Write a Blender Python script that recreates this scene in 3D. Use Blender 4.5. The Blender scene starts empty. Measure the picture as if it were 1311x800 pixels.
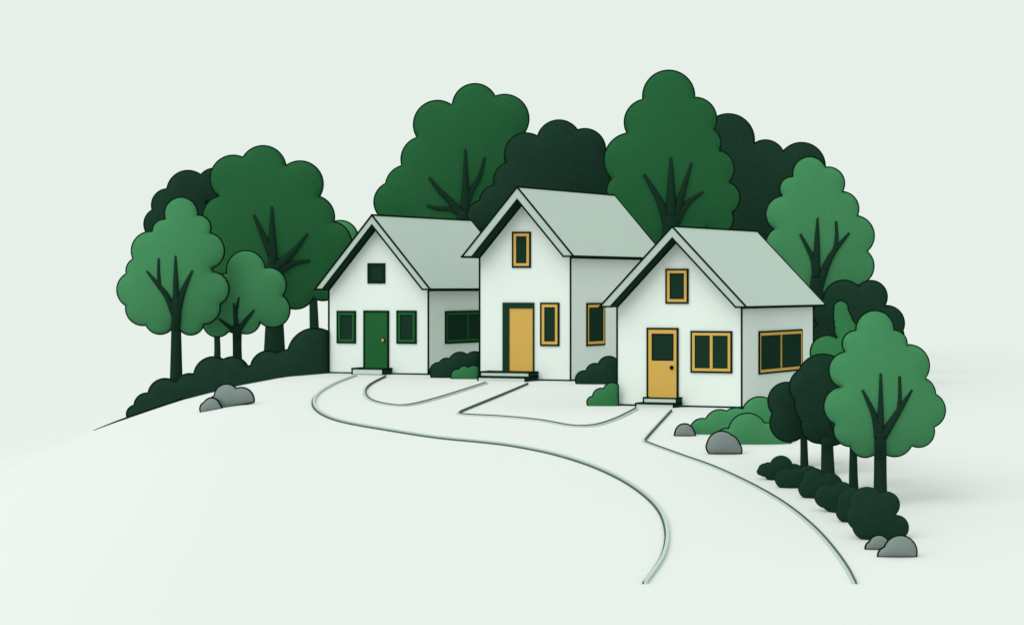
import bpy, math, random
import numpy as np
from mathutils import Vector, geometry
random.seed(4)
sc = bpy.context.scene
COL = sc.collection
# ------------------------------------------------------------------ camera geometry (eye at the origin, looking along +Y, level)
F, CX, HY = 3150.0, 655.5, 365.0
KY = F / 2100.0                       # depth scale of the site
def ray(px, py): return Vector(((px - CX) / F, 1.0, -(py - HY) / F))

# ------------------------------------------------------------------ daylight: pale overcast sky and one soft sun
SUN_S, SUN_DIR = 1.5, Vector((-0.50, -0.50, 0.71)).normalized()
def lin1(c):
    c /= 255.0
    return c / 12.92 if c <= 0.04045 else ((c + 0.055) / 1.055) ** 2.4
def lin(r, g, b): return (lin1(r), lin1(g), lin1(b))
SKY = lin(230, 240, 233)
w = bpy.data.worlds.new("World"); sc.world = w; w.use_nodes = True
bg = w.node_tree.nodes['Background']; bg.inputs['Color'].default_value = (*SKY, 1); bg.inputs['Strength'].default_value = 1.0
ld = bpy.data.lights.new('sun', 'SUN'); ld.energy = SUN_S; ld.angle = math.radians(55); ld.color = (1.0, 0.995, 0.97)
lo = bpy.data.objects.new('sun', ld); COL.objects.link(lo); lo.location = SUN_DIR * 60
lo.rotation_euler = SUN_DIR.to_track_quat('Z', 'Y').to_euler()

# ------------------------------------------------------------------ materials
def mat(name, base, var=0.06, scale=3.0, bump=0.0, bscale=20.0, rough=0.9, spec=0.0):
    m = bpy.data.materials.new(name); m.use_nodes = True
    nt = m.node_tree; p = nt.nodes['Principled BSDF']
    p.inputs['Roughness'].default_value = rough; p.inputs['Specular IOR Level'].default_value = spec
    tc = nt.nodes.new('ShaderNodeTexCoord')
    nz = nt.nodes.new('ShaderNodeTexNoise'); nz.inputs['Scale'].default_value = scale; nz.inputs['Detail'].default_value = 5
    nt.links.new(tc.outputs['Object'], nz.inputs['Vector'])
    mx = nt.nodes.new('ShaderNodeMix'); mx.data_type = 'RGBA'
    nt.links.new(nz.outputs['Fac'], mx.inputs['Factor'])
    mx.inputs['A'].default_value = (*[min(1, c * (1 - var)) for c in base], 1)
    mx.inputs['B'].default_value = (*[min(1, c * (1 + var)) for c in base], 1)
    nt.links.new(mx.outputs['Result'], p.inputs['Base Color'])
    if bump:
        n2 = nt.nodes.new('ShaderNodeTexNoise'); n2.inputs['Scale'].default_value = bscale; n2.inputs['Detail'].default_value = 3
        nt.links.new(tc.outputs['Object'], n2.inputs['Vector'])
        b = nt.nodes.new('ShaderNodeBump'); b.inputs['Strength'].default_value = bump; b.inputs['Distance'].default_value = 0.03
        nt.links.new(n2.outputs['Fac'], b.inputs['Height']); nt.links.new(b.outputs['Normal'], p.inputs['Normal'])
    return m
SC = SUN_S * SUN_DIR.z / math.pi
GROUND = tuple(L / (L + SC * c) for L, c in zip(SKY, (1.0, 0.995, 0.97)))       # flat ground reads as bright as the overcast sky
def div(c, k): return tuple(x / k for x in c)
M = {
 'ground': mat('pale_ground', tuple(c * 1.006 for c in GROUND), 0.004, 0.15),
 'road':   mat('pale_road', tuple(c * 1.006 for c in GROUND), 0.006, 0.8),
 'kerb':   mat('kerb_stone', (0.50, 0.58, 0.53), 0.05, 4),
 'joint':  mat('kerb_joint', (0.085, 0.125, 0.105), 0.1, 4),
 'line':   mat('edge_line', (0.0045, 0.014, 0.009), 0.05, 3),
 'white':  mat('white_render', (0.735, 0.79, 0.757), 0.012, 1.2, 0.06, 25),
 'roof':   mat('roof_sheet', (0.50, 0.585, 0.54), 0.03, 0.8, 0.05, 12),
 'barge':  mat('barge_board_shaded', (0.43, 0.51, 0.465), 0.03, 2),  # roof tone with shade put into the colour, offsets sun on the rake fronts
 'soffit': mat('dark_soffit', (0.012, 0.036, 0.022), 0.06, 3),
 'step':   mat('step_stone', (0.53, 0.61, 0.57), 0.03, 3),
 'glass':  mat('dark_glass', (0.0105, 0.033, 0.020), 0.08, 1.5, rough=0.6, spec=0.0),
 'yellow': mat('yellow_paint', (0.605, 0.365, 0.088), 0.03, 2),
 'green':  mat('green_paint', (0.0165, 0.105, 0.032), 0.05, 2),
 'dark':   mat('dark_leaves', (0.0115, 0.036, 0.022), 0.18, 5, 0.3, 14),
 'mid':    mat('green_leaves', (0.0195, 0.104, 0.038), 0.08, 5, 0.3, 14),
 'light':  mat('light_leaves', (0.054, 0.216, 0.092), 0.07, 5, 0.3, 14),
 'shrub':  mat('shrub_leaves', (0.034, 0.165, 0.062), 0.10, 5, 0.3, 14),
 'bark':   mat('dark_bark', (0.0105, 0.032, 0.020), 0.12, 6, 0.3, 18),
 'stone':  mat('grey_stone', (0.195, 0.235, 0.228), 0.06, 4, 0.3, 10),
}

# ------------------------------------------------------------------ terrain
def sp(t): return t if t > 30 else math.log1p(math.exp(t))
def base_z(x, y):
    y /= KY
    return -3.0 - 0.8 * (sp((42.0 - y) / 4.0) - sp(-y / 4.0))
# left flank: the hill rolls off to the left (metres right of centre, metres of drop), and behind its crest the land falls away
FLANK = [(-90, 8.0), (-50, 6.4), (-30, 4.7), (-22, 3.75), (-18, 2.95), (-14.3, 2.0), (-13.1, 1.50), (-11.3, 0.89), (-9.35, 0.39), (-7.78, 0.10), (-6.3, 0.0), (60, 0.0)]
def flank(x):
    if x <= FLANK[0][0]: return FLANK[0][1]
    for (x0, g0), (x1, g1) in zip(FLANK, FLANK[1:]):
        if x <= x1: return g0 + (g1 - g0) * (x - x0) / (x1 - x0)
    return 0.0
def backfall(x, y):
    d = 0.3 * sp((y - 89.0) / 1.6) * 1.6 * sstep((-6.4 - x) / 2.0)
    return 9.0 * (1 - math.exp(-d / 9.0))
PAD = (5.0, 45.6 * KY, -3.40)
def sstep(t): t = min(1, max(0, t)); return t * t * (3 - 2 * t)
def terrain(x, y):
    z = base_z(x, y)
    z -= flank(x) + backfall(x, y)
    r = math.hypot(x - PAD[0], y - PAD[1])
    k = 1 - sstep((r - 3.6) / 2.6)
    return z * (1 - k) + PAD[2] * k
def hit(px, py):
    r = ray(px, py); a, b = 24.0 * KY, None
    y = a
    while y < 90 * KY:
        if r.z * y <= terrain(r.x * y, y) + 1e-9: b = y; break
        a = y; y += 0.1
    if b is None: b = a = 90.0 * KY
    for _ in range(30):
        m = (a + b) / 2
        if r.z * m <= terrain(r.x * m, m): b = m
        else: a = m
    return Vector((r.x * b, b, terrain(r.x * b, b)))

# ------------------------------------------------------------------ mesh helpers
class MB:
    def __init__(s): s.v, s.f, s.m = [], [], []
    def add(s, vs, fs, mi=0):
        n = len(s.v); s.v += [Vector(v) for v in vs]
        for f in fs: s.f.append([i + n for i in f]); s.m.append(mi)
    def hexa(s, p, mi=0):               # 8 points: bottom ring of four then top ring
        s.add(p, [(3,2,1,0),(4,5,6,7),(0,1,5,4),(1,2,6,5),(2,3,7,6),(3,0,4,7)], mi)
    def tube(s, pts, rads, mi=0, n=8, closed=False):
        pts = [Vector(p) for p in pts]; k = len(pts)
        if not hasattr(rads, '__len__'): rads = [rads] * k
        vs, fs, up = [], [], None
        for i in range(k):
            a = pts[(i - 1) % k] if (closed or i) else pts[i]; b = pts[(i + 1) % k] if (closed or i < k - 1) else pts[i]
            t = (b - a).normalized()
            if up is None:
                up = Vector((0, 1, 0)) if abs(t.y) < 0.9 else Vector((0, 0, 1))
            x = up - t * up.dot(t)
            x.normalize(); up = x; z = t.cross(x)
            for j in range(n):
                q = 2 * math.pi * j / n
                vs.append(pts[i] + (x * math.cos(q) + z * math.sin(q)) * rads[i])
        for i in range(k if closed else k - 1):
            for j in range(n):
                a, b = i * n + j, i * n + (j + 1) % n; c, d = ((i + 1) % k) * n + j, ((i + 1) % k) * n + (j + 1) % n
                fs.append((a, b, d, c))
        if not closed: fs += [tuple(range(n - 1, -1, -1)), tuple((k - 1) * n + j for j in range(n))]
        s.add(vs, fs, mi)
    def seg(s, a, b, r, mi=1):
        a, b = Vector(a), Vector(b); t = (b - a).normalized() * r * 0.7
        s.tube([a - t, b + t], r, mi, 6)
    def build(s, name, mats, parent=None, smooth=False, origin=None):
        o0 = Vector(parent['_o']) if parent is not None and '_o' in parent else Vector(origin or (0, 0, 0))
        me = bpy.data.meshes.new(name); me.from_pydata([v - o0 for v in s.v], [], s.f)
        for m_ in (mats if isinstance(mats, (list, tuple)) else [mats]): me.materials.append(m_)
        me.polygons.foreach_set('material_index', s.m)
        if smooth: me.polygons.foreach_set('use_smooth', [True] * len(me.polygons))
        me.validate(); me.update()
        ob = bpy.data.objects.new(name, me); COL.objects.link(ob)
        if parent is not None:
            ob.parent = parent; ob['_o'] = tuple(o0)
        else: ob.location = o0
        return ob
def empty(name, loc):
    o = bpy.data.objects.new(name, None); COL.objects.link(o); o.location = loc; o['_o'] = tuple(loc); o.empty_display_size = 0.3
    return o
def tag(o, label, cat, group=None):
    o['label'] = label; o['category'] = cat
    if group: o['group'] = group
    return o
def structure(o): o['kind'] = 'structure'; return o
def catmull(pts, k=6):
    out = []
    P = [pts[0]] + list(pts) + [pts[-1]]
    for i in range(1, len(P) - 2):
        for j in range(k):
            t = j / k; p0, p1, p2, p3 = [np.array(P[i + d], float) for d in (-1, 0, 1, 2)]
            out.append(tuple(0.5 * (2 * p1 + (p2 - p0) * t + (2 * p0 - 5 * p1 + 4 * p2 - p3) * t * t + (3 * p1 - p0 - 3 * p2 + p3) * t ** 3)))
    out.append(tuple(pts[-1])); return out

# ------------------------------------------------------------------ ground
def axis(lo, hi, st, far):
    a = list(np.arange(lo, hi + 1e-6, st)); g = st; left, right = [a[0]], [a[-1]]
    while right[-1] < far: g *= 1.35; right.append(right[-1] + g); left.append(left[-1] - g)
    return left[:0:-1] + a + right[1:]
xs, ys = axis(-20, 20, 0.4, 1500), axis(33, 120, 0.4, 4000)
g = MB(); nx = len(xs)
g.v = [Vector((x, y, terrain(x, y))) for y in ys for x in xs]
g.f = [(j * nx + i, j * nx + i + 1, (j + 1) * nx + i + 1, (j + 1) * nx + i) for j in range(len(ys) - 1) for i in range(nx - 1)]
g.m = [0] * len(g.f)
structure(g.build('ground', M['ground'], smooth=True))

# ------------------------------------------------------------------ road, kerbs and hill crest
def z4(p): return [(380 + a / 2.5, 440 + b / 2.5) for a, b in p]
def z5(p): return [(740 + a / 2.857, 480 + b / 2.857) for a, b in p]
K_left = z4([(185,100),(110,130),(60,163),(50,195),(80,225),(150,250),(300,277),(450,300),(600,315),(700,328),(830,355),(960,398),(1070,455),(1150,525),(1178,600),(1165,680),(1108,765)])
K_one = z4([(285,103),(235,130),(220,155),(240,180),(300,195),(360,195),(450,173),(540,145),(605,124)])
K_two = z4([(740,127),(650,165),(545,208),(523,219),(535,226),(660,233),(780,245),(870,261),(925,263),(975,255),(1030,235),(1085,207)])
K_right = z5([(343,128),(300,175),(255,225),(247,240),(265,250),(380,292),(500,335),(640,400),(760,470),(860,550),(930,625),(985,700),(1017,760)])
def drape(px, k=8): return [hit(*p) for p in catmull(px, k)]
def kerb(px, side, pale_h, dark_h):
    P = drape([(a, b + 1.5) for a, b in px]); mb = MB()
    n = len(P); off = []
    for i in range(n):
        t = (P[min(n - 1, i + 1)] - P[max(0, i - 1)]); t.z = 0; t.normalize()
        off.append(Vector((t.y, -t.x, 0)) * side)
    for (d0, d1, h, mi) in ((0.017, 0.080, pale_h, 0), (-0.015, 0.015, dark_h, 1)):
        vs = []
        for p, o in zip(P, off):
            for d, up in ((d0, -0.05), (d1, -0.05), (d1, h), (d0, h)):
                q = p + o * d; vs.append((q.x, q.y, terrain(q.x, q.y) + up))
        fs = [(i*4+a, i*4+(a+1)%4, (i+1)*4+(a+1)%4, (i+1)*4+a) for i in range(n-1) for a in range(4)] + [(3,2,1,0), tuple((n-1)*4+a for a in range(4))]
        mb.add(vs, fs, mi)
    structure(mb.build('kerb', [M['kerb'], M['joint']]))
    return P
PL = kerb(K_left, -1, 0.072, 0.036); P1 = kerb(K_one, 1, 0.040, 0.066); P2 = kerb(K_two, 1, 0.040, 0.066); PR = kerb(K_right, 1, 0.03, 0.055)
# the road is the sheet between the kerbs
loop = [(p.x, p.y) for p in (list(reversed(PL)) + P1 + P2 + PR + [hit(*p) for p in ((1110, 785), (1125, 840), (750, 840), (788, 790))])]
def inside(x, y, L):
    c = False; j = len(L) - 1
    for i in range(len(L)):
        if (L[i][1] > y) != (L[j][1] > y) and x < (L[j][0] - L[i][0]) * (y - L[i][1]) / (L[j][1] - L[i][1]) + L[i][0]: c = not c
        j = i
    return c
pts = [Vector(p) for p in loop]
inn = [Vector((x, y)) for x in np.arange(-12, 12, 0.4) for y in np.arange(30, 95, 0.5) if inside(x, y, loop)]
cv, ce, cf, _, _, _ = geometry.delaunay_2d_cdt(pts + inn, [], [list(range(len(pts)))], 1, 1e-4)
r = MB(); r.add([(v.x, v.y, terrain(v.x, v.y) + 0.004) for v in cv], [tuple(f) for f in cf])
structure(r.build('road', M['road'], smooth=True))
def zL(p): return [(110 + a / 2.05, 170 + b / 2.05) for a, b in p]
CREST = zL([(20,783),(110,745),(250,698),(400,660),(520,638),(638,623)])
c = MB(); PC = []
for a in np.linspace(119.8, 419.0, 70):        # the hill's skyline: where the slope turns over and falls away behind
    yb = max(np.arange(78.0, 92.0, 0.1), key=lambda y: terrain((a - CX) / F * y, y) / y)
    PC.append(Vector(((a - CX) / F * yb, yb, terrain((a - CX) / F * yb, yb))))
c.tube([p + Vector((0, 0, 0.03)) for p in PC], [0.012 + 0.03 * min(1, i / 12) for i in range(len(PC))], 0, 6)
structure(c.build('hill_crest', M['line'], smooth=True))

# ------------------------------------------------------------------ rounded plants and stones: an outline of round lobes swelled to real depth
def blob(circles, P0, yaw=0.0, flat=0.6, line=1.25, clips=(), merge=0.0, amp=0.0):
    """circles in photo pixels -> a swelled body standing in the vertical plane through P0.  Returns MB and a depth lookup"""
    n = Vector((math.sin(yaw), -math.cos(yaw), 0)); pz = n.dot(P0)
    def plane(px, py, h=0.0):
        d = ray(px, py); return d * ((pz + h) / n.dot(d))
    C = np.array(circles, float)
    x0, x1 = (C[:,0] - C[:,2]).min() - 3, (C[:,0] + C[:,2]).max() + 3
    y0, y1 = (C[:,1] - C[:,2]).min() - 3, (C[:,1] + C[:,2]).max() + 3
    def sdf(X, Y):
        S = np.full(np.shape(X), 1e9)
        for cx, cy, rr in circles: S = np.minimum(S, np.hypot(X - cx, Y - cy) - rr)
        for (a, b, cc) in clips: S = np.maximum(S, a * X + b * Y - cc)
        return S
    st = max(0.5, max(x1 - x0, y1 - y0) / 200.0)
    gx, gy = np.arange(x0, x1 + st, st), np.arange(y0, y1 + st, st)
    S = sdf(*np.meshgrid(gx, gy)); ins = S < 0
    segs = {}
    def ep(i, j, k):                     # edge key -> point
        if k == 0: a, b = S[j, i], S[j, i + 1]; t = a / (a - b); return (gx[i] + t * st, gy[j])
        a, b = S[j, i], S[j + 1, i]; t = a / (a - b); return (gx[i], gy[j] + t * st)
    code = ins[:-1, :-1] * 1 + ins[:-1, 1:] * 2 + ins[1:, 1:] * 4 + ins[1:, :-1] * 8
    T = {1:[(3,0)],2:[(0,1)],3:[(3,1)],4:[(1,2)],5:[(3,2),(1,0)],6:[(0,2)],7:[(3,2)],8:[(2,3)],9:[(2,0)],10:[(0,3),(2,1)],11:[(2,1)],12:[(1,3)],13:[(1,0)],14:[(0,3)]}
    for j, i in zip(*np.nonzero((code > 0) & (code < 15))):
        E = {0: (i, j, 0), 2: (i, j + 1, 0), 3: (i, j, 1), 1: (i + 1, j, 1)}
        for a, b in T[int(code[j, i])]: segs[E[a]] = E[b]
    best = []
    while segs:
        k0, k = next(iter(segs)), None; k = k0; lp = []
        while k in segs: nk = segs.pop(k); lp.append(ep(*k)); k = nk
        if len(lp) > len(best): best = lp
    B = [best[0]]
    for p in best[1:]:
        if math.hypot(p[0] - B[-1][0], p[1] - B[-1][1]) > 0.9 * st: B.append(p)
    if math.hypot(B[0][0] - B[-1][0], B[0][1] - B[-1][1]) < 0.5 * st: B.pop()
    # Poisson swell on a coarser grid
    cs = max(1.0, max(x1 - x0, y1 - y0) / 70.0)
    hx, hy = np.arange(x0, x1 + cs, cs), np.arange(y0, y1 + cs, cs)
    mk = sdf(*np.meshgrid(hx, hy)) < 0
    u = np.zeros(mk.shape)
    for _ in range(1500):
        v = np.zeros_like(u)
        v[1:-1, 1:-1] = (u[:-2, 1:-1] + u[2:, 1:-1] + u[1:-1, :-2] + u[1:-1, 2:]) / 4 + cs * cs
        u = np.where(mk, v, 0)
    m_px = plane(C[:,0].mean(), C[:,1].mean()).y / F           # metres per pixel
    def hgt(px, py):
        a = min(max((px - x0) / cs, 0), len(hx) - 2.001); b = min(max((py - y0) / cs, 0), len(hy) - 2.001)
        i, j = int(a), int(b); a -= i; b -= j
        q = u[j,i]*(1-a)*(1-b) + u[j,i+1]*a*(1-b) + u[j+1,i]*(1-a)*b + u[j+1,i+1]*a*b
        return flat * math.sqrt(max(q, 0)) * m_px
    IG = [(px, py) for px in hx[::1] for py in hy[::1]]
    A = np.array(IG); keep = sdf(A[:,0], A[:,1]) < -0.6 * cs
    inner = [p for p, k in zip(IG, keep) if k]
    nb = len(B)
    cv, ce, cf, ov, _, _ = geometry.delaunay_2d_cdt([Vector(p) for p in B + inner], [], [list(range(nb))], 1, 1e-5)
    mb = MB(); nv = len(cv); vs = []; isb = [any(i < nb for i in o) for o in ov]
    back = {}
    for v, b_ in zip(cv, isb):
        h = 0 if b_ else hgt(v.x, v.y)
        vs.append(plane(v.x, v.y) + n * h)
    for i, (v, b_) in enumerate(zip(cv, isb)):
        if b_: back[i] = i
        else: back[i] = len(vs); vs.append(plane(v.x, v.y) - n * hgt(v.x, v.y))
    fr = []
    for f in cf:
        a, b_, c_ = [vs[i] for i in f]
        f = tuple(f)
        if (b_ - a).cross(c_ - a).dot(n) < 0: f = f[::-1]
        fr.append(f); fr.append(tuple(back[i] for i in f[::-1]))
    mb.add(vs, fr, 0)
    if line:
        R = line * m_px
        mb.tube([plane(*p) for p in B], R, 1, 6, closed=True)
    return mb, plane, hgt, m_px

def limbs(mb, chains, plane, hgt, m_px, conv, k):
    for ch in chains:
        P = catmull(ch, 4)                                     # x, y, radius
        pts, rad = [], []
        for a, b, r_ in P:
            px, py = conv(a, b); rr = r_ / k
            pts.append(plane(px, py, hgt(px, py) + rr * m_px * 0.15)); rad.append(max(rr * m_px, 0.012))
        mb.tube(pts, rad, 0, 8)

ZL = (lambda a, b: (110 + a / 2.05, 170 + b / 2.05), 2.05)
Z1 = (lambda a, b: (470 + a / 3.636, 80 + b / 3.636), 3.636)
Z2 = (lambda a, b: (760 + a / 2.424, 70 + b / 2.424), 2.424)
Z3 = (lambda a, b: (960 + a / 2.0, 340 + b / 2.0), 2.0)
ZH = (lambda a, b: (400 + a / 2.857, 220 + b / 2.857), 2.857)
ZI = (lambda a, b: (580 + a / 2.857, 220 + b / 2.857), 2.857)
Z5 = (lambda a, b: (740 + a / 2.857, 480 + b / 2.857), 2.857)
ZJ = (lambda a, b: (740 + a / 2.964, 270 + b / 2.963), 2.963)
def circ(Z, L): return [(*Z[0](a, b), r_ / Z[1]) for a, b, r_ in L]

def tree(Z, depth, leaf, lobes, trunk, chains, label, cat='tree', group=None, flat=0.33, line=1.4):
    """trunk: (x, y, radius) chain whose first point is carried down to the ground"""
    depth *= KY
    x_t = Z[0](trunk[0][0], trunk[0][1])[0]
    X = (x_t - CX) / F * depth; base = Vector((X, depth, terrain(X, depth)))
    root = empty('tree', base); tag(root, label, cat, group)
    mb, plane, hgt, mp = blob(circ(Z, lobes), Vector((0, depth, 0)), 0, flat, line)
    mb.build('crown', [M[leaf], M['line']], root, smooth=True)
    t = MB()
    P = catmull(trunk, 4); pts = []; rad = []
    first = plane(*Z[0](P[0][0], P[0][1]))
    if first.z > base.z - 0.1:
        r0 = P[0][2] / Z[1] * mp
        for k in range(4): 
            pts.append(Vector((base.x, base.y, 0)).lerp(Vector((first.x, first.y, 0)), k / 4) + Vector((0, 0, (base.z - 0.25) * (1 - k / 4) + first.z * k / 4)))
            rad.append(r0 * (1.12 - 0.12 * k / 4))
    for a, b, r_ in P:
        px, py = Z[0](a, b); rr = r_ / Z[1] * mp
        pts.append(plane(px, py, hgt(px, py) + rr * 0.1)); rad.append(rr)
    t.tube(pts, rad, 0, 10)
    limbs(t, chains, plane, hgt, mp, *Z)
    t.build('trunk', M['bark'], root, smooth=True)
    return root

G_L, G_M, G_D = 'light green trees', 'tall mid green trees', 'dark green trees'
# ---- left wood
tree(ZL, 57.7, 'light', [(250,213,43),(295,250,33),(315,310,48),(330,410,45),(308,458,44),(275,495,35),(195,488,40),(150,460,45),(130,412,48),(140,362,34),(170,310,50),(205,258,30),(240,400,100),(245,315,75)],
     [(237,648,17),(237,560,14.5),(237,500,13),(238,455,14),(238,430,11)],
     [[(237,470,9),(236,400,7.5),(235,323,2.5)],[(232,478,9),(213,430,8),(190,400,6),(160,363,3)],[(193,408,6),(191,370,4.5),(191,330,3.5)],[(240,470,10),(255,415,8),(280,361,2.5)]],
     'light green tree at the far left edge, its crown in front of a dark one', group=G_L)
tree(ZL, 58.6, 'light', [(420,360,50),(480,400,45),(490,465,45),(420,489,38),(345,498,37),(370,430,60),(395,480,45),(430,430,70)],
     [(398,612,13),(397,560,12),(397,520,12.5),(396,505,11)],
     [[(396,520,8),(393,480,6),(388,447,2.5)],[(393,480,5),(397,455,4),(402,432,2.5)],[(394,525,8),(375,508,6),(349,488,3)],[(399,520,8),(420,492,6),(442,465,2.5)]],
     'small short light green tree, lowest crown of the left wood', group=G_L, flat=0.42)
tree(ZL, 62.0, 'mid', [(465,95,60),(387,120,60),(562,135,60),(595,222,57),(640,290,57),(622,400,40),(622,348,46),(550,410,52),(362,220,54),(370,290,60),(430,370,60),(382,355,62),(480,220,130),(520,330,110)],
     [(495,578,29),(495,510,25),(495,430,21),(495,370,22),(493,345,19)],
     [[(492,360,15),(489,270,9),(488,193,3)],[(488,320,12),(465,270,8),(441,216,4)],[(500,352,15),(545,312,8),(582,264,3)],[(500,365,14),(545,343,7),(587,336,4)]],
     'big round mid green tree rising over the left house', group=G_M)
tree(ZL, 66.0, 'dark', [(268,155,55),(215,190,42),(195,240,42),(338,140,46),(260,240,80),(272,330,75)],
     [(345,590,9),(344,535,8),(335,440,8),(320,380,9)], [],
     'dark tree peeping out behind the leftmost light green tree', group=G_D)
tree(ZL, 69.0, 'light', [(668,277,46),(630,320,52),(590,350,60),(610,300,50)],
     [(600,530,13),(597,440,11),(597,390,9)], [],
     'light green tree mostly hidden behind the big round left tree, by the left roof', group=G_L, flat=0.4)
# ---- middle wood
tree(Z1, 69.5, 'mid', [(502,205,104),(640,263,112),(328,290,111),(265,452,106),(187,580,101),(127,650,94),(450,420,230),(350,600,220),(600,450,150),(400,700,200)],
     [(452,980,46),(452,800,42),(452,735,38),(455,690,34)],
     [[(456,700,24),(458,560,15),(457,403,5)],[(462,650,18),(490,590,13),(525,530,10),(547,443,6)],[(445,710,22),(390,650,15),(335,595,12),(288,535,6)],[(440,700,22),(390,682,12),(330,680,10),(279,667,6)]],
     'wide mid green tree behind the roof of the house with the green door', group=G_M)
tree(Z1, 64.8, 'dark', [(893,373,103),(1013,406,96),(740,430,100),(682,552,92),(602,650,78),(535,712,68),(850,550,180),(760,700,190),(1000,550,150)],
     [(860,1150,40),(850,1000,36),(840,800,30)], [],
     'dark tree behind the gable of the tall middle house', group=G_D, flat=0.42)
tree(Z2, 61.3, 'mid', [(233,130,80),(167,210,71),(315,200,66),(117,328,84),(97,425,56),(343,275,51),(376,355,59),(401,445,52),(385,510,48),(240,330,150),(225,450,150)],
     [(238,800,32),(238,640,30),(238,545,26),(240,500,24)],
     [[(240,510,19),(240,410,12),(240,319,4)],[(232,530,18),(205,455,11),(156,372,5)],[(252,510,14),(275,430,10),(304,336,4)],[(256,520,15),(290,463,9),(340,426,4)]],
     'tallest tree of all, mid green, behind the two yellow door houses', group=G_M)
tree(Z2, 66.5, 'dark', [(418,265,80),(533,326,60),(645,347,73),(520,430,120),(430,400,110),(620,420,80),(480,520,80)],
     [(520,860,24),(520,700,22),(520,560,18)], [],
     'dark tree directly right of the tallest tree, three humps on top', group=G_D, flat=0.45)
tree(Z2, 55.0, 'light', [(670,370,52),(615,417,37),(590,495,55),(590,590,56),(728,400,50),(769,479,53),(808,562,62),(810,656,59),(728,698,56),(700,560,110),(680,640,90),(690,455,72)],
     [(694,960,28),(692,820,25),(692,740,22),(690,690,17)],
     [[(688,710,13),(682,640,9),(641,557,4)],[(691,690,13),(693,590,9),(695,506,3)],[(698,720,16),(735,628,10),(793,554,4)],[(748,612,8),(754,570,6),(752,517,4)]],
     'light green tree behind the back corner of the right house', group=G_L)
# ---- right wood
tree(Z3, 51.0, 'dark', [(310,80,41),(350,148,45),(358,180,36),(240,90,52),(205,125,42),(280,140,70),(205,190,50)],
     [(250,380,16),(250,300,14),(255,200,12)], [],
     'dark tree farthest right, just above and behind a light green crown', group=G_D, flat=0.4)
tree(Z3, 37.4, 'dark', [(95,347,48),(100,402,48),(148,360,50),(130,395,44)],
     [(140,528,11.5),(139,480,10),(138,430,9)], [],
     'dark tree with a thin trunk, leftmost of the low dark trees by the right house', group=G_D, flat=0.45)
tree(Z3, 36.8, 'dark', [(187,292,65),(150,310,48),(205,400,60),(178,408,46),(190,350,75),(230,360,50)],
     [(201,560,19),(199,500,17),(198,440,15)], [],
     'dark tree with a thick trunk beside the right house, behind the front light tree', group=G_D, flat=0.4)
tree(Z3, 35.6, 'dark', [(262,400,55),(275,360,55),(290,420,45),(285,310,50)],
     [(266,580,13),(265,520,11),(265,440,9)], [],
     'dark tree almost covered by the front light green tree, only its trunk and edge showing', group=G_D, flat=0.22)
tree(Z3, 34.5, 'light', [(320,164,48),(270,200,33),(368,200,34),(406,256,53),(250,268,47),(430,330,45),(455,370,45),(432,424,40),(240,360,50),(257,420,42),(295,450,40),(370,440,48),(340,350,110),(330,260,80)],
     [(334,590,18),(334,530,16.5),(334,470,16),(333,425,14)],
     [[(333,440,12),(335,360,7),(335,276,3)],[(330,440,12),(318,382,8),(288,318,3)],[(338,440,13),(385,366,8),(415,318,3.5)],[(382,372,7),(384,330,5),(383,283,4)]],
     'light green tree at the lower right, nearest tree to the road', group=G_L, flat=0.42)

# ------------------------------------------------------------------ shrubs, hedges, stones
def plant(name, Z, px_base, lobes, leaf, label, cat, group=None, flat=0.5, line=1.3, clips=(), yaw=0, push=0.0, part='foliage'):
    p = hit(*px_base); p = p + Vector((0, push, 0))
    mb, *_ = blob(circ(Z, lobes), p, yaw, flat, line, clips)
    o = mb.build(name, [M[leaf], M['line']], smooth=True, origin=tuple(p))
    return tag(o, label, cat, group)
# clips are half planes a*x + b*y <= c in photo pixels
G_SL = 'dark shrubs down the right slope'
yh = 84.5
hx = (300 - CX) / F * yh
mb, *_ = blob(circ(ZL, [(130,738,23),(160,716,33),(190,735,36),(208,690,45),(272,672,40),(250,712,45),(320,695,50),(335,640,52),(385,632,44),(440,652,42),(400,680,50),(480,620,48),(530,620,50),(500,665,50),(602,586,73),(640,590,60),(580,650,60),(630,650,55),(130,760,25),(170,755,30),(230,735,40)]),
              Vector((hx, yh, terrain(hx, yh))), 0, 0.3, 1.3, ((1,0,420.5),))
tag(mb.build('hedge', [M['dark'], M['line']], smooth=True, origin=(hx, yh, terrain(hx, yh))), 'dark scalloped hedge on the hill crest under the left trees', 'hedge')
plant('shrub', Z3, (1060, 520), [(233,108,18),(234,121,20),(241,150,25),(251,180,29),(237,135,23),(246,165,29),(256,195,31),(198,222,43),(230,235,42),(225,290,55),(225,350,55)], 'shrub',
      'mid green shrub with one tall finger, between dark and light trees at right', 'shrub', flat=0.35, push=-1.5)
G_DS, G_GS = 'dark shrubs between the houses', 'green shrubs by the houses'
plant('shrub', ZH, (590, 484), [(462,730,32),(492,715,33),(540,702,42),(595,700,42),(600,740,60),(520,745,45),(470,745,36)], 'dark',
      'dark shrub against the grey side wall of the house with the green door', 'shrub', G_DS, flat=0.35, clips=((1,0,613.0),), push=0.3)
plant('shrub', ZH, (595, 484.5), [(530,745,23),(555,732,22),(590,736,28),(600,750,30),(560,750,28)], 'shrub',
      'small green shrub at the foot of the dark shrub beside the left house', 'shrub', G_GS, flat=0.3, clips=((1,0,613.0),), push=-0.3)
plant('shrub', ZI, (765, 492), [(480,760,32),(520,735,34),(570,715,40),(590,745,50),(530,770,45)], 'dark',
      'dark shrub between the tall middle house and the right house', 'shrub', G_DS, flat=0.35, clips=((1,0,789.5),), push=0.2)
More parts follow.
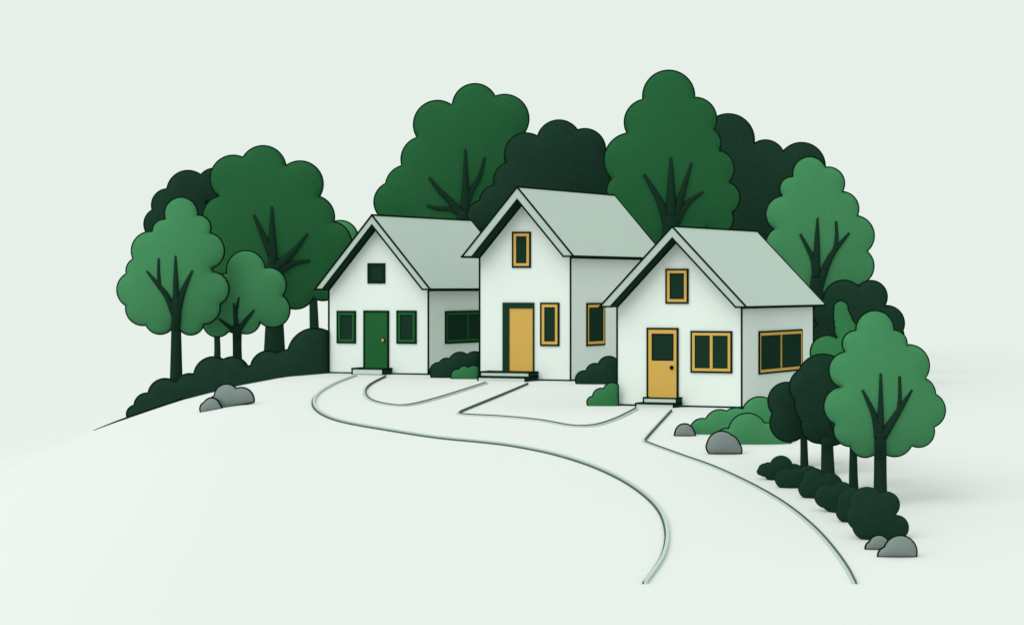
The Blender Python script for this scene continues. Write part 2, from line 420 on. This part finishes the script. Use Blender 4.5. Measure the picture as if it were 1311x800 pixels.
plant('shrub', Z5, (770, 519.5), [(55,100,22),(85,80,31),(125,60,32),(120,95,40),(75,105,32)], 'shrub',
      'little green shrub at the left corner of the right house', 'shrub', G_GS, flat=0.35, clips=((1,0,791.5),), push=0.0)
plant('shrub', Z5, (920, 555), [(455,205,46),(520,185,58),(580,180,60),(665,145,65),(640,190,60),(700,190,50),(560,215,50)], 'light',
      'long light green shrub at the corner of the right house, behind a grey stone', 'shrub', G_GS, flat=0.4)
plant('shrub', Z5, (970, 567.5), [(620,210,70),(545,240,45),(690,230,55),(740,235,40)], 'light',
      'round light green shrub in front of the longer one, beside the right dark trees', 'shrub', G_GS, flat=0.4)
for base, lobes, lab in (
    ((1003, 614), [(80,516,30),(38,523,17),(60,528,24),(112,537,30),(27,527,9),(48,520,17),(95,545,24),(130,550,22)], 'low dark shrub tapering to a point at the top of the right slope'),
    ((1028, 624), [(122,545,28),(150,545,33),(105,552,26),(90,545,26),(178,562,26)], 'second dark shrub from the top of the row down the right slope'),
    ((1052, 637), [(165,548,30),(203,566,36),(150,570,26),(228,590,34),(185,580,30),(150,560,20)], 'dark shrub below the thick dark trunk on the right slope'),
    ((1070, 655), [(215,597,34),(235,585,32),(255,610,38),(195,590,30),(240,625,34)], 'dark shrub in the middle of the row down the right slope'),
    ((1093, 668), [(260,605,37),(288,622,44),(250,628,30),(310,640,34)], 'dark shrub in front of the trunk almost hidden by the front light green tree'),
    ((1128, 690), [(300,611,45),(350,612,34),(300,664,38),(340,665,45),(375,670,32),(290,640,42)], 'tall dark shrub behind the two grey stones at the lower right')):
    plant('shrub', Z3, base, lobes, 'dark', lab, 'shrub', G_SL, flat=0.35, line=0.35)
G_S = 'grey stones on the ground'
def rock(Z, px_base, lobes, label, bottom):
    plant('stone', Z, px_base, lobes, 'stone', label, 'stone', G_S, flat=0.55, line=1.6, clips=(bottom if isinstance(bottom, tuple) else (0, 1, bottom),), push=-0.12 if isinstance(bottom, tuple) else 0.0)
rock(ZL, (300, 518.5), [(370,692,32),(408,702,33),(345,715,25),(420,715,22),(365,725,30),(410,725,30)], 'larger grey stone of the left pair, below the left hedge', (0.2, 1, 579.5))
rock(ZL, (272, 524.5), [(330,717,21),(318,724,18),(340,724,16)], 'smaller grey stone leaning on a larger one below the left hedge', (0.2, 1, 579.8))
rock(Z5, (877, 558), [(390,213,34),(372,217,18),(412,217,16)], 'small grey stone beside the path at the left end of the green shrub', 558)
rock(Z5, (926, 581), [(525,258,52),(500,262,30),(560,275,38),(545,262,45)], 'grey boulder in front of the green shrubs by the right house', 580.5)
rock(Z3, (1124, 703), [(330,716,26),(312,722,16),(345,720,18)], 'smaller grey stone under the right hedge, half behind a boulder', 702.6)
rock(Z3, (1148, 712.5), [(385,733,42),(350,742,22),(403,738,22),(405,728,20)], 'large grey boulder at the bottom end of the right hedge', 712.3)

# ------------------------------------------------------------------ houses
class House:
    def __init__(s, name, label, pl, pr, base, eave, apex, ridge_end, th, e, o, back=None, z_lift=0.0):
        th = math.radians(th); s.e, s.o = e, o
        R0 = hit(pr, base); s.d = R0.y
        s.U = Vector((math.cos(th), -math.sin(th), 0)); s.N = Vector((-math.sin(th), -math.cos(th), 0)); s.V = -s.N
        s.R = Vector((R0.x, R0.y, 0)); s.z0 = R0.z
        # width: left corner must fall at pixel pl
        k = (pl - CX) / F
        s.W = (s.R.x - k * s.R.y) / (s.U.x - k * s.U.y)
        s.L = s.R - s.U * s.W
        s.ze = -(eave - HY) / F * s.R.y
        A = s.L + s.U * (s.W / 2) + s.N * o
        s.zr = -(apex - HY) / F * A.y
        k = (ridge_end - CX) / F            # ridge end -> depth
        q = (k * A.y - A.x) / (s.V.x - k * s.V.y); s.D = q - o - 0.25
        s.slope = (s.zr - s.ze) / (s.W / 2 + e); s.t = e * s.slope
        s.root = empty(name, (s.R + s.L) / 2 + s.V * s.D / 2 + Vector((0, 0, s.z0))); tag(s.root, label, 'house', 'white houses on the hill')
        s.px = 1 / F * s.d                  # metres per pixel
        s.lr = 1.4 * s.px
        s.shell()
    def P(s, u, v, z, n=0):                 # u along the front from the left corner, v into the house
        return s.L + s.U * u + s.V * v + s.N * n + Vector((0, 0, z))
    def shell(s):
        W, D, z0, ze, zr, t, e, o, r_ = s.W, s.D, s.z0, s.ze, s.zr, s.t, s.e, s.o, s.lr
        zb = z0 - 0.6; g_ = 0.004
        mb = MB()
        sec = [(0, zb), (W, zb), (W, ze), (W / 2, zr - t - g_), (0, ze)]
        mb.add([s.P(u, 0, z) for u, z in sec] + [s.P(u, D, z) for u, z in sec],
               [(0,1,2,3,4),(9,8,7,6,5)] + [(i, i + 5, (i + 1) % 5 + 5, (i + 1) % 5) for i in range(5)], 0)
        for a, b in (((0,0,zb),(0,0,ze)), ((W,0,zb),(W,0,ze)), ((W,D,zb),(W,D,ze)), ((0,D,zb),(0,D,ze))): mb.seg(s.P(*a), s.P(*b), r_)
        zc = z0 + 0.02
        for a, b in (((0,0,zc),(W,0,zc)), ((W,0,zc),(W,D,zc))): mb.seg(s.P(*a), s.P(*b), r_)
        h = r_ * 0.9                                     # the gable line right under the soffit
        for u0, u1 in ((0, W / 2), (W, W / 2)):
            mb.seg(s.P(u0, 0, ze - h), s.P(u1, 0, zr - t - h), r_ * 0.8)
        mb.seg(s.P(W, 0, ze - h), s.P(W, D, ze - h), r_ * 0.8)
        mb.build('wall', [M['white'], M['line']], s.root)
        rb = MB(); v0, v1 = -o, D + 0.25; e2 = e
        for sg in (-1, 1):
            m_ = W / 2
            sec = [(m_, zr), (m_ + sg * (m_ + e2), ze), (m_ + sg * m_, ze), (m_, zr - t)]
            A = [s.P(u, v0, z) for u, z in sec]; B = [s.P(u, v1, z) for u, z in sec]
            fl = (lambda f: f) if sg < 0 else (lambda f: f[::-1])
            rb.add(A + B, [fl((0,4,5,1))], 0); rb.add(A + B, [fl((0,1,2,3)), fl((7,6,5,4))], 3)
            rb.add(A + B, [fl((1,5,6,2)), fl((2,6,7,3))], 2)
            ri = r_
            rb.seg(A[0], A[1], ri); rb.seg(B[0], B[1], ri); rb.seg(A[1], B[1], ri * (1 if sg > 0 else 1)); rb.seg(A[3], A[2], ri * 0.9); rb.seg(A[1], A[2], ri * 0.9)
            if sg > 0: rb.seg(A[0], B[0], ri)
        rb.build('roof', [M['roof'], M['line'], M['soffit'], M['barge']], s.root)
    # pixel -> wall coordinates
    def fu(s, px, n=0.0):
        k = (px - CX) / F; q = s.L + s.N * n
        return (k * q.y - q.x) / (s.U.x - k * s.U.y)
    def fv(s, px):
        k = (px - CX) / F; return (k * s.R.y - s.R.x) / (s.V.x - k * s.V.y)
    def rect(s, x0, y0, x1, y1, side):
        if side == 'front':
            a, b = s.fu(x0), s.fu(x1); dm = s.P((a + b) / 2, 0, 0).y
        else:
            a, b = s.fv(x0), s.fv(x1); dm = s.P(s.W, (a + b) / 2, 0).y
        return a, b, -(y1 - HY) / F * dm, -(y0 - HY) / F * dm
    def Q(s, side, a, n, z):
        return s.P(a, 0, z, n) if side == 'front' else s.R + s.V * a + s.U * n + Vector((0, 0, z))
    def box(s, mb, side, a0, a1, z0, z1, n0, n1, mi=0):
        mb.hexa([s.Q(side, a0, n1, z0), s.Q(side, a1, n1, z0), s.Q(side, a1, n0, z0), s.Q(side, a0, n0, z0),
                 s.Q(side, a0, n1, z1), s.Q(side, a1, n1, z1), s.Q(side, a1, n0, z1), s.Q(side, a0, n0, z1)], mi)
    def ring(s, mb, side, a0, a1, z0, z1, w_, n0, n1, mi):
        s.box(mb, side, a0, a0 + w_, z0, z1, n0, n1, mi); s.box(mb, side, a1 - w_, a1, z0, z1, n0, n1, mi)
        s.box(mb, side, a0 + w_, a1 - w_, z0, z0 + w_, n0, n1, mi); s.box(mb, side, a0 + w_, a1 - w_, z1 - w_, z1, n0, n1, mi)
    def window(s, px, side='front', paint='yellow', mull=False, fw=3.6, label=None):
        a0, a1, z0, z1 = s.rect(*px, side); l = 2.3 * s.px; f = fw * s.px
        ob = MB(); s.ring(ob, side, a0, a1, z0, z1, l, -0.01, 0.045, 1)
        s.ring(ob, side, a0 + l, a1 - l, z0 + l, z1 - l, f, -0.01, 0.04, 0)
        s.ring(ob, side, a0 + l + f, a1 - l - f, z0 + l + f, z1 - l - f, 0.8 * s.px, -0.01, 0.03, 1)
        if mull:
            c_ = (a0 + a1) / 2; s.box(ob, side, c_ - f * 0.5, c_ + f * 0.5, z0 + l + f, z1 - l - f, -0.012, 0.037, 0)
        pb = MB()
        i = l + f
        if mull:
            for b0, b1 in ((a0 + i, c_ - f * 0.5), (c_ + f * 0.5, a1 - i)): s.box(pb, side, b0 + .002, b1 - .002, z0 + i + .002, z1 - i - .002, -0.01, 0.015)
        else: s.box(pb, side, a0 + i + .002, a1 - i - .002, z0 + i + .002, z1 - i - .002, -0.01, 0.015)
        win = empty('window', s.Q(side, (a0 + a1) / 2, 0, z0)); win.parent = s.root
        win.location = Vector(win['_o']) - Vector(s.root['_o'])
        if label: win['label'] = label
        ob.build('frame', [M[paint], M['line']], win); pb.build('pane', M['glass'], win)
    def steps(s, levels):
        for (x0, x1, prot, ztop, zbot) in levels:    # wall pixels, protrusion in metres, heights in pixels
            a0, a1 = s.fu(x0), s.fu(x1); dm = s.P((a0 + a1) / 2, 0, 0, prot).y
            zt, zb = -(ztop - HY) / F * dm, -(zbot - HY) / F * dm
            mb = MB(); b0 = zb - (0.4 if zbot == levels[-1][4] else 0.0)
            c8 = [s.Q('front', a, n, z) for z in (b0, zt) for a, n in ((a0, prot), (a1, prot), (a1, 0.004), (a0, 0.004))]
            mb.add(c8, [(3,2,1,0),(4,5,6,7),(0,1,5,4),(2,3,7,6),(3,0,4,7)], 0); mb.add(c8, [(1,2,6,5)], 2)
            q = [s.Q('front', a, n, z) for z in (zb + 0.02, zt) for a, n in ((a0, prot), (a1, prot), (a1, 0.01), (a0, 0.01))]
            for i, j in ((0,1),(1,2),(4,5),(5,6),(0,4),(1,5),(6,7),(4,7)): mb.seg(q[i], q[j], s.lr * 0.8)
            mb.build('step', [M['step'], M['line'], M['soffit']], s.root)
    def door(s, px, paint, leaf=None, glass=None, knob=None, knob_m='line', frame='line'):
        a0, a1, z0, z1 = s.rect(*px, 'front'); l = 2.3 * s.px
        d = empty('door', s.Q('front', (a0 + a1) / 2, 0, z0)); d.parent = s.root; d.location = Vector(d['_o']) - Vector(s.root['_o'])
        mb = MB()
        b0, b1, y0, y1 = s.rect(*leaf, 'front') if leaf else (a0 + l, a1 - l, z0, z1 - l)
        s.box(mb, 'front', a0, b0, z0, z1, -0.01, 0.05); s.box(mb, 'front', b1, a1, z0, z1, -0.01, 0.05)
        s.box(mb, 'front', b0, b1, y1, z1, -0.01, 0.05)
        mb.build('frame', M[frame], d)
        mb = MB(); fr = 0.018 if leaf else 0.035
        if glass:
            g0, g1, h0, h1 = s.rect(*glass, 'front')
            s.box(mb, 'front', b0, g0, y0, y1, -0.01, fr); s.box(mb, 'front', g1, b1, y0, y1, -0.01, fr)
            s.box(mb, 'front', g0, g1, y0, h0, -0.01, fr); s.box(mb, 'front', g0, g1, h1, y1, -0.01, fr)
            gb = MB(); s.box(gb, 'front', g0 + .002, g1 - .002, h0 + .002, h1 - .002, -0.01, 0.02)
            s.ring(gb, 'front', g0 + .002, g1 - .002, h0 + .002, h1 - .002, 0.03, 0.021, 0.04, 1)
            gb.build('pane', [M['glass'], M['line']], d)
        else: s.box(mb, 'front', b0, b1, y0, y1, -0.01, fr)
        mb.build('leaf', M[paint], d)
        if knob:
            u = s.fu(knob[0]); dm = s.P(u, 0, 0).y; z = -(knob[1] - HY) / F * dm; kb = MB()
            for rr, mi, off in ((2.8, 1, 0.0), (2.0, 0, 0.06)):
                c0 = s.Q('front', u, fr + off, z); R_ = rr * s.px; vs = []; fs = []
                for i in range(7):
                    for j in range(12):
                        a, b = math.pi * i / 6, 2 * math.pi * j / 12
                        vs.append(c0 + s.U * R_ * math.sin(a) * math.cos(b) + Vector((0, 0, 1)) * R_ * math.sin(a) * math.sin(b) + s.N * R_ * 0.7 * math.cos(a))
                for i in range(6):
                    for j in range(12): fs.append((i*12+j, i*12+(j+1)%12, (i+1)*12+(j+1)%12, (i+1)*12+j))
                kb.add(vs, fs, mi)
            kb.build('handle', [M[knob_m], M['line']], d, smooth=True)

TH = 25
h = House('house', 'small white house with a green door and green framed windows', 421, 548.4, 480, 370.5, 275.5, 603, TH, 0.30, 0.45)
h.window((471,337,493.5,363), paint='soffit', fw=1.0)
h.window((431.5,397.8,456,439.5), paint='green', fw=3.2); h.window((508,397.5,533.7,440), paint='green', fw=3.2)
h.window((569.4,397.5,626,439), 'side', 'green', True, 3.0)
h.door((465.8,397.5,498.4,472.6), 'green', knob=(491.7,435.6), knob_m='yellow')
h.steps([(463,502,0.68,472,480.8)])
h = House('house', 'tall white middle house with a plain yellow door and narrow yellow windows', 614, 730.5, 488, 328.5, 239.5, 786.5, TH, 0.36, 0.58)
h.window((656,296.7,680,342.9)); h.window((692,387.3,716.5,443)); h.window((750.4,387.7,773.5,442.6), 'side')
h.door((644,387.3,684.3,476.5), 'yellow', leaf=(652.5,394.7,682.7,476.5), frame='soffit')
h.steps([(627,689,0.70,476.5,483),(629,689,1.0,483,490.5)])
h = House('house', 'white right house with a half glazed yellow door and wide yellow windows', 790, 949.6, 522.5, 393, 290, 968.8, TH, 0.32, 0.5)
h.window((852.4,344,881.8,388.8)); h.window((884.5,423.6,937.8,477.3), mull=True); h.window((970.8,422.6,1026,476.6), 'side', mull=True)
h.door((828.4,419.5,869,511), 'yellow', glass=(834.8,427,862.9,461.7), knob=(860.5,470.5))
h.steps([(831,873,0.42,509.5,516.8),(825,873,0.65,516.8,524.5)])

for o in bpy.data.objects:
    if '_o' in o: del o['_o']
# ------------------------------------------------------------------ camera and output
cd = bpy.data.cameras.new('camera'); cam = bpy.data.objects.new('camera', cd); COL.objects.link(cam); sc.camera = cam
cam.location = (0, 0, 0); cam.rotation_euler = (math.pi / 2, 0, 0)
cd.sensor_width = 36; cd.lens = F / 1311 * 36; cd.shift_y = -(400 - HY) / 1311; cd.clip_start = 0.5; cd.clip_end = 20000
vs_ = sc.view_settings; vs_.view_transform = 'Standard'; vs_.look = 'None'; vs_.gamma = 1; vs_.exposure = 0; vs_.use_curve_mapping = False
sc.render.engine = 'CYCLES'; sc.cycles.use_denoising = True; sc.cycles.max_bounces = 6
